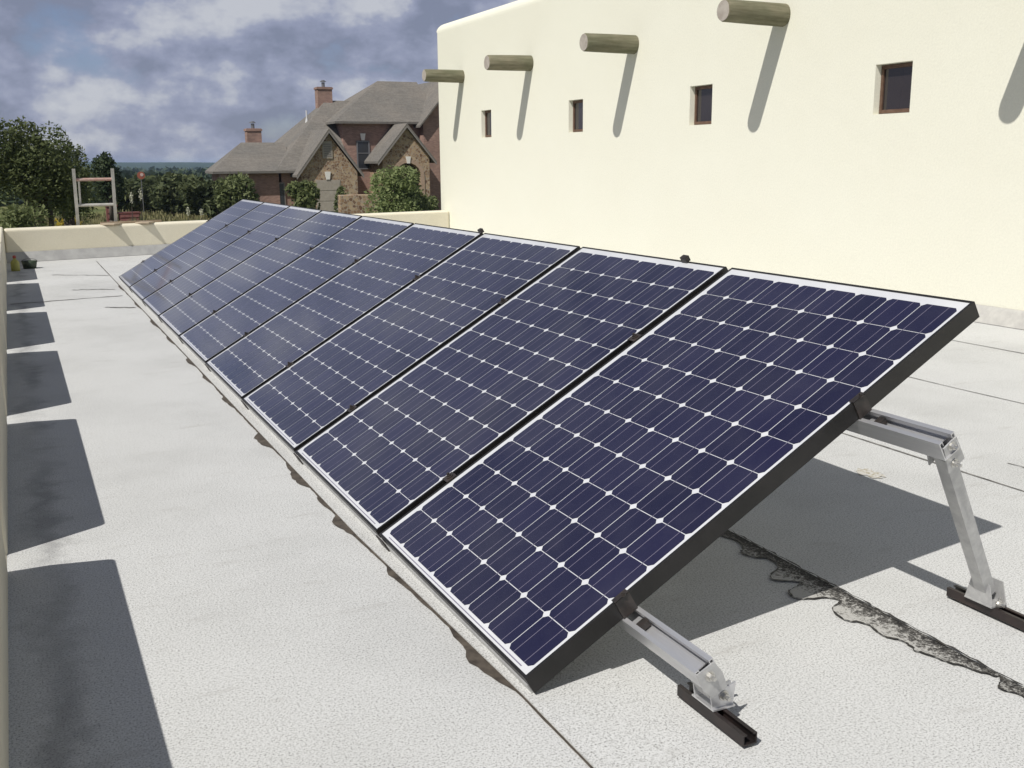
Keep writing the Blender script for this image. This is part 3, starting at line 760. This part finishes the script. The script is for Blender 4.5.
def house():
    h = empty('brick_house', (19.70, 71.26, -3)); tag(h, 'large red brick and stone house with grey shingle roofs beyond the roof terrace', 'house')
    T = .16
    def roofpart(polys):
        mb = MB()
        for p in polys:
            p = [Vector(q) for q in p]; mb.prism([q-Vector((0,0,T)) for q in p], (0,0,T))
        return mb.build('roof', M['shingle'], h)
    def wallpart(boxes, m, name='wall', extra=None):
        mb = MB()
        for lo, hi in boxes: mb.box(lo, hi)
        if extra: extra(mb)
        return mb.build(name, m, h)
    # low left wing and its hip roof
    wallpart([((-6.9,1.5,0),(-3.2,7.2,3.7))], M['brick'])
    ra = roofpart([[(-7.9,.9,3.72),(-2,.9,3.72),(-2,4.6,5.75),(-5.1,4.6,5.75)], [(-7.9,.9,3.72),(-5.1,4.6,5.75),(-7.3,7.6,3.72)], [(-7.3,7.6,3.72),(-5.1,4.6,5.75),(-2,4.6,5.75),(-2,7.6,3.72)]])
    # main body with the big hip
    wallpart([((-3.0,1.6,0),(2.0,13,3.7))], M['brick'])
    rb = roofpart([[(-3.5,.95,3.78),(2.09,.95,3.78),(2.09,7,8.95),(2.0,7,8.95)], [(-3.5,.95,3.78),(2.0,7,8.95),(-3.5,13.1,3.78)], [(-3.5,13.1,3.78),(2.0,7,8.95),(7,7,8.95),(12,13.1,3.78)]])
    rb2 = roofpart([[(2.093,5.0,7.26),(5.2,5.0,7.26),(5.2,7,8.94),(2.093,7,8.94)], [(2.093,7,8.94),(5.2,7,8.94),(5.2,9,7.26),(2.093,9,7.26)]])
    # two storey block
    wallpart([((2.1,3.0,0),(9.5,11.5,7.3))], M['brick'])
    rc = roofpart([[(1.35,2.4,7.22),(9.6,2.4,7.22),(9.6,7.1,10.5),(6.3,7.1,10.5)], [(1.35,2.4,7.22),(6.3,7.1,10.5),(1.35,12.1,7.22)], [(1.35,12.1,7.22),(6.3,7.1,10.5),(9.6,7.1,10.5),(9.6,12.1,7.22)]])
    # tall gable at the right end
    gx, gh = 10.8, 10.55
    wallpart([((8.1,2.0,0),(13.5,11,7.2))], M['brick'], extra=lambda mb: mb.prism([(8.1,2.0,7.2),(13.5,2.0,7.2),(gx,2.0,gh-.3)], (0,9,0)))
    roofpart([[(7.7,1.6,6.95),(gx,1.6,gh),(gx,11.4,gh),(7.7,11.4,6.95)], [(13.9,1.6,6.95),(13.9,11.4,6.95),(gx,11.4,gh),(gx,1.6,gh)]])
    # stone garage gable
    wallpart([((-1.95,0,0),(2.15,4.5,3.6))], M['stone'], extra=lambda mb: mb.prism([(-1.95,0,3.6),(2.15,0,3.6),(.1,0,6.3)], (0,4.5,0)))
    rg = roofpart([[(-2.35,-.35,3.42),(.1,-.35,6.62),(.1,6.5,6.62),(-2.35,6.5,3.42)], [(2.55,-.35,3.42),(2.55,6.5,3.42),(.1,6.5,6.62),(.1,-.35,6.62)]])
    # porch gable with arched opening
    ax0, ax1, acx, ar = 5.05, 7.05, 6.05, 1.0
    arch = [(ax0,0,0),(ax0,0,3.2)] + [(acx-ar*math.cos(math.pi*k/10), 0, 3.2+ar*math.sin(math.pi*k/10)) for k in range(1,10)] + [(ax1,0,3.2),(ax1,0,0)]
    mb = MB()
    outer = [(4.1,0,0)] + arch + [(7.75,0,0),(7.75,0,4.7),(5.95,0,6.75),(4.1,0,4.7)]
    mb.prism(outer, (0,.5,0)); mb.box((4.1,.5,0),(4.5,3.2,4.7)); mb.box((7.35,.5,0),(7.75,3.2,4.7)); mb.build('wall', M['stone'], h)
    rp = roofpart([[(3.65,-.35,4.32),(5.95,-.35,7.02),(5.95,4.5,7.02),(3.65,4.5,4.32)], [(8.2,-.35,4.32),(8.2,4.5,4.32),(5.95,4.5,7.02),(5.95,-.35,7.02)]])
    # rake trim on both gables
    for (x0,z0,xa,za,x1) in ((-2.35,3.42,.1,6.62,2.55),(3.65,4.32,5.95,7.02,8.2)):
        mb = MB()
        mb.prism([(x0,-.36,z0-.30),(xa,-.36,za-.30),(xa,-.36,za-.165),(x0,-.36,z0-.165)], (0,.06,0)); mb.prism([(xa,-.36,za-.30),(x1,-.36,z0-.30),(x1,-.36,z0-.165),(xa,-.36,za-.165)], (0,.06,0))
        mb.build('gable_trim', M['trim'], h)
    # arch surround, porch interior door
    mb = MB()
    for k in range(10):
        a0, a1 = math.pi*k/10, math.pi*(k+1)/10
        mb.prism([(acx-ar*math.cos(a0),-.05,3.2+ar*math.sin(a0)),(acx-(ar+.28)*math.cos(a0),-.05,3.2+(ar+.28)*math.sin(a0)),(acx-(ar+.28)*math.cos(a1),-.05,3.2+(ar+.28)*math.sin(a1)),(acx-ar*math.cos(a1),-.05,3.2+ar*math.sin(a1))], (0,.04,0))
    mb.box((ax1,-.05,0),(ax1+.28,-.01,3.2)); mb.box((ax0-.28,-.05,0),(ax0,-.01,3.2))
    mb.build('arch_surround', simple_noise('tan brick', (.34,.24,.17), (.42,.31,.23), 6, .8), h)
    mb = MB(); mb.box((5.3,2.9,0),(6.8,2.985,2.9)); dr = mb.build('door', mat('dark door', (.04,.025,.02), .5), h)
    def key(x, y, z, w_=.26, hh=.5):
        mb = MB(); mb.prism([(x-w_*.35,y-.09,z-hh/2),(x+w_*.35,y-.09,z-hh/2),(x+w_*.6,y-.09,z+hh/2),(x-w_*.6,y-.09,z+hh/2)], (0,.08,0)); mb.build('keystone', M['keystone'], h)
    key(6.08,-.01,4.40,.32); key(-.05,0,3.35,.36,.55); key(3.62,3.0,6.12,.34,.5)
    # tall window on the upper storey, with pane
    mb = MB(); mb.box((3.1,2.93,3.75),(3.2,2.995,5.85)); mb.box((4.02,2.93,3.75),(4.12,2.995,5.85)); mb.box((3.2,2.93,5.75),(4.02,2.995,5.85)); mb.box((3.2,2.93,3.75),(4.02,2.995,3.83)); mb.box((3.2,2.93,4.9),(4.02,2.995,4.96))
    wn = mb.build('window', mat('grey frame', (.16,.16,.17), .6), h); mb = MB(); mb.box((3.2,2.96,3.83),(4.02,2.98,4.9)); mb.box((3.2,2.96,4.96),(4.02,2.98,5.75)); mb.build('pane', M['dark_glass'], wn)
    # small louvre in the stone gable and the garage door
    mb = MB(); mb.box((-.36,-.06,4.55),(.36,-.005,5.75)); lv = mb.build('louvre', M['door_tan'], h); mb = MB()
    for k in range(6): mb.box((-.26,-.08,4.68+.16*k),(.26,-.062,4.78+.16*k))
    mb.build('slats', M['trim'], lv)
    mb = MB(); mb.box((-.95,-.04,0),(.85,-.004,3.05)); gd = mb.build('garage_door', M['door_tan'], h); mb = MB()
    for k in range(4): mb.box((-.85,-.055,.1+.74*k),(.75,-.042,.72+.74*k))
    mb.build('door_panels', M['door_tan'], gd)
    # porch pillars on the left wing, dark recess windows
    for x in (-7.4,-5.9):
        mb = MB(); mb.box((x,1.1,0),(x+.5,1.48,3.55)); mb.build('pillar', simple_noise('tan brick', (.36,.25,.18), (.44,.32,.24), 6, .8), h)
    for x in (-5.0,-3.6):
        mb = MB(); mb.box((x,1.52,.8),(x+.8,1.596,2.9)); wn = mb.build('window', M['trim'], h); mb = MB(); mb.box((x+.08,1.505,.88),(x+.72,1.519,2.82)); mb.build('pane', M['dark_glass'], wn)
    # chimneys
    for x, y, z0, z1, w_ in ((-4.1,5.0,5.0,6.75,1.05),(1.95,7.2,8.2,9.95,1.15)):
        mb = MB(); mb.box((x-w_/2,y-.4,z0),(x+w_/2,y+.4,z1)); mb.box((x-w_/2-.06,y-.46,z1-.18),(x+w_/2+.06,y+.46,z1-.04)); c = mb.build('chimney', M['brick'], h)
        mb = MB(); mb.tube((x,y,z1-.05),(x,y,z1+.35),.13,n=10); mb.tube((x,y,z1+.40),(x,y,z1+.52),.26,.10,n=12); mb.build('chimney_cap', M['mtl'], c)
    mb = MB(); mb.tube((.3,6.3,7.2),(.3,6.3,8.15),.06,n=8); mb.tube((.3,6.3,7.2),(.3,6.3,7.55),.14,.08,n=8); mb.build('vent_pipe', mat('white vent', (.6,.6,.6), .5), h)
    # low terrace wall in front
house()
mb = MB(); mb.box((15.9,55.7,-3),(18.2,56.1,-.55)); tag(mb.build('garden_wall', M['stone'], bevel=.05), 'low tan stone wall between the shrubs before the brick house', 'wall')

# ------------------------------------------------------------------ trees and shrubs
G1 = 'trees on the left beyond the parapet'; G2 = 'shrubs before the brick house'
tree('oak_tree', 'tall dark oak cut by the left edge of the photo', 'tree', -3.1, 38.0, 6.1, 2.6, 11, M['oak'], 16000, .08, 12, .38, G1, 3)
tree('oak_tree', 'broad dark oak second from the left, thick leaning trunks showing', 'tree', -.15, 37.0, 5.75, 1.75, 12, M['oak'], 14000, .075, 11, .46, G1, 4, tr=.12)
tree('oak_tree', 'rounded oak standing right behind the ladder', 'tree', 1.0, 43.2, 5.25, 1.2, 13, M['oak'], 8000, .075, 9, .38, G1, 2)
tree('cedar_tree', 'small bluish tree at the right end of the oaks, above the ladder', 'tree', 4.0, 61.0, 4.9, 1.05, 14, M['oak_far'], 2600, .13, 7, .42, G1, 1)
tree('shrub', 'low rounded green shrub under the left oaks', 'shrub', -.9, 31.6, 3.2, 1.0, 15, M['bush2'], 2600, .085, 7, .05, None, 1, part='foliage', stem='stem', tr=.06)
tree('cedar_tree', 'dark cedar behind the reddish bin stack', 'tree', 7.2, 86.0, 3.0, 2.6, 21, M['cedar'], 2600, .24, 7, .08, 'dark cedars left of the brick house', 1)
tree('cedar_tree', 'dark cedar behind the white yucca blooms', 'tree', 9.6, 90.0, 3.3, 2.8, 22, M['cedar'], 2800, .26, 8, .08, 'dark cedars left of the brick house', 1)
tree('cedar_tree', 'widest dark cedar midway between ladder and brick house', 'tree', 10.6, 80.5, 3.5, 2.7, 23, M['cedar'], 3600, .24, 8, .12, 'dark cedars left of the brick house', 2)
tree('cedar_tree', 'dark cedar with bare lower trunk left of the brick house corner', 'tree', 11.3, 71.5, 3.15, 2.2, 24, M['cedar'], 3600, .2, 8, .22, 'dark cedars left of the brick house', 2)
tree('shrub', 'yellowish green shrub under the left corner of the house eaves', 'shrub', 12.5, 67.6, 3.6, 1.5, 25, M['bush2'], 2800, .17, 7, .1, G2, 1, part='foliage', stem='stem', tr=.06)
tree('shrub', 'dull green shrub before the brick wing right of its pillars', 'shrub', 14.25, 57.0, 3.3, 1.1, 26, M['bush2'], 2600, .15, 7, .08, G2, 1, part='foliage', stem='stem', tr=.06)
tree('shrub', 'narrow upright green shrub beside the tan garage door', 'shrub', 17.2, 59.5, 2.8, .5, 27, M['bush2'], 900, .13, 5, .05, G2, 1, part='foliage', stem='stem', tr=.05)
tree('shrub', 'bright green bushy shrub in front of the arched porch', 'shrub', 16.3, 47.4, 4.05, 1.75, 28, M['bush'], 6800, .11, 9, .05, G2, 2, part='foliage', stem='stem', tr=.06)
tree('shrub', 'shorter bright green shrub at the right foot of the porch shrub', 'shrub', 17.55, 48.6, 3.2, 1.25, 29, M['bush2'], 3000, .13, 8, .05, G2, 1, part='foliage', stem='stem', tr=.06)
tree('shrub', 'small brownish green shrub against the cream house corner', 'shrub', 19.9, 52.4, 2.4, .9, 30, M['bush2'], 1400, .13, 6, .05, G2, 1, part='foliage', stem='stem', tr=.05)
tree('flower_shrub', 'low yellow flowering shrub under the oaks left of the ladder', 'shrub', 1.75, 62.5, 1.35, 1.1, 31, M['yellow'], 1300, .13, 6, .05, None, 1, part='foliage', stem='stem', tr=.04)
# yuccas with pale blossom spikes
def yucca(x, y, h, seed, label):
    rs = random.Random(seed); t = empty('yucca', (x, y, -3)); tag(t, label, 'yucca', 'yuccas in the dry grass'); mb = MB()
    for k in range(70):
        a = rs.uniform(0,6.28); e = rs.uniform(.15,1.4); l = rs.uniform(.6,1.0); d = Vector((math.cos(a)*math.cos(e), math.sin(a)*math.cos(e), math.sin(e))); s = d.cross(Vector((0,0,1))).normalized()*.03
        b = Vector((0,0,.25)); mb.poly([b-s, b+s, b+d*l])
    mb.build('leaf_rosette', M['bush2'], t)
    mb = MB(); mb.tube((0,0,0),(.05,0,h*.6),.03,.02,6); mb.build('stalk', M['bark'], t)
    mb = MB(); leaves(rs, mb, (.06,0,h*.8), (.12,.12,h*.15), 80, .06, .1); mb.build('blossom', M['white_bloom'], t)
yucca(5.85, 67.6, 2.75, 1, 'yucca with pale bloom, left of the tallest cream bloom'); yucca(6.45, 67.9, 3.0, 2, 'yucca with the tallest cream bloom, right of the reddish bins')
yucca(8.7, 64.0, 1.75, 3, 'yucca with short cream bloom under the dark cedars'); yucca(9.55, 64.4, 1.65, 4, 'yucca with short cream bloom beside the panel top edge')
# tall dry grass
rs = random.Random(9); mb = MB()
for k in range(9000):
    x = rs.uniform(-1, 12.5); y = rs.uniform(56, 84)
    if abs(x-(.6+(y-13)*.1)) < 0: continue
    a = rs.uniform(0,3.14); hh = rs.uniform(.25,.75) + .35*max(0, math.sin(x*1.7)*math.sin(y*.9)); s = Vector((math.cos(a), math.sin(a), 0))*rs.uniform(.04,.10); l = Vector((rs.uniform(-.2,.2), rs.uniform(-.2,.2), 0))
    b = Vector((x, y, -3.03)); mb.poly([b-s, b+s, b+s*.3+l+Vector((0,0,hh)), b-s*.3+l+Vector((0,0,hh))])
setting(mb.build('tall_grass', M['straw']), 'stuff')
# reddish slatted bins
for dx, zz, hh, lab in ((0,-3,1.25,'dark red slatted bin right of the ladder, the wider one'), (-1.05,-3,1.75,'narrow dark red bin between the ladder and the wider bin')):
    b = empty('slatted_bin', (5.85+dx, 69.3, zz)); tag(b, lab, 'bin', 'dark red bins by the ladder')
    rm = simple_noise('dark red paint', (.11,.035,.028), (.18,.06,.045), 5, .7); ww = .62 if dx == 0 else .30
    mb = MB(); mb.box((-ww,-.5,0),(ww,.5,hh*.93)); mb.box((-ww-.05,-.55,hh*.93),(ww+.05,.55,hh)); mb.build('body', rm, b)
    mb = MB()
    for k in range(4): mb.box((-ww+.04,-.54,.15+k*hh*.21),(ww-.04,-.503,.15+k*hh*.21+hh*.14))
    mb.build('slats', simple_noise('faded red slat', (.22,.08,.07), (.28,.12,.10), 5, .7), b)
# small round sign
sg = empty('sign', (8.0, 80.5, -3)); tag(sg, 'small round red and white sign on a post among dark cedars', 'sign')
mb = MB(); mb.tube((0,0,0),(0,0,3.2),.035,n=8); mb.build('post', M['mtl'], sg)
mb = MB(); mb.tube((0,-.04,3.45),(0,-.08,3.45),.28,n=20); mb.build('disc', mat('red sign', (.33,.10,.06), .6), sg)
mb = MB(); mb.tube((.05,-.081,3.5),(.05,-.1,3.5),.12,n=14); mb.build('centre_mark', mat('white sign centre', (.6,.45,.4), .5), sg)
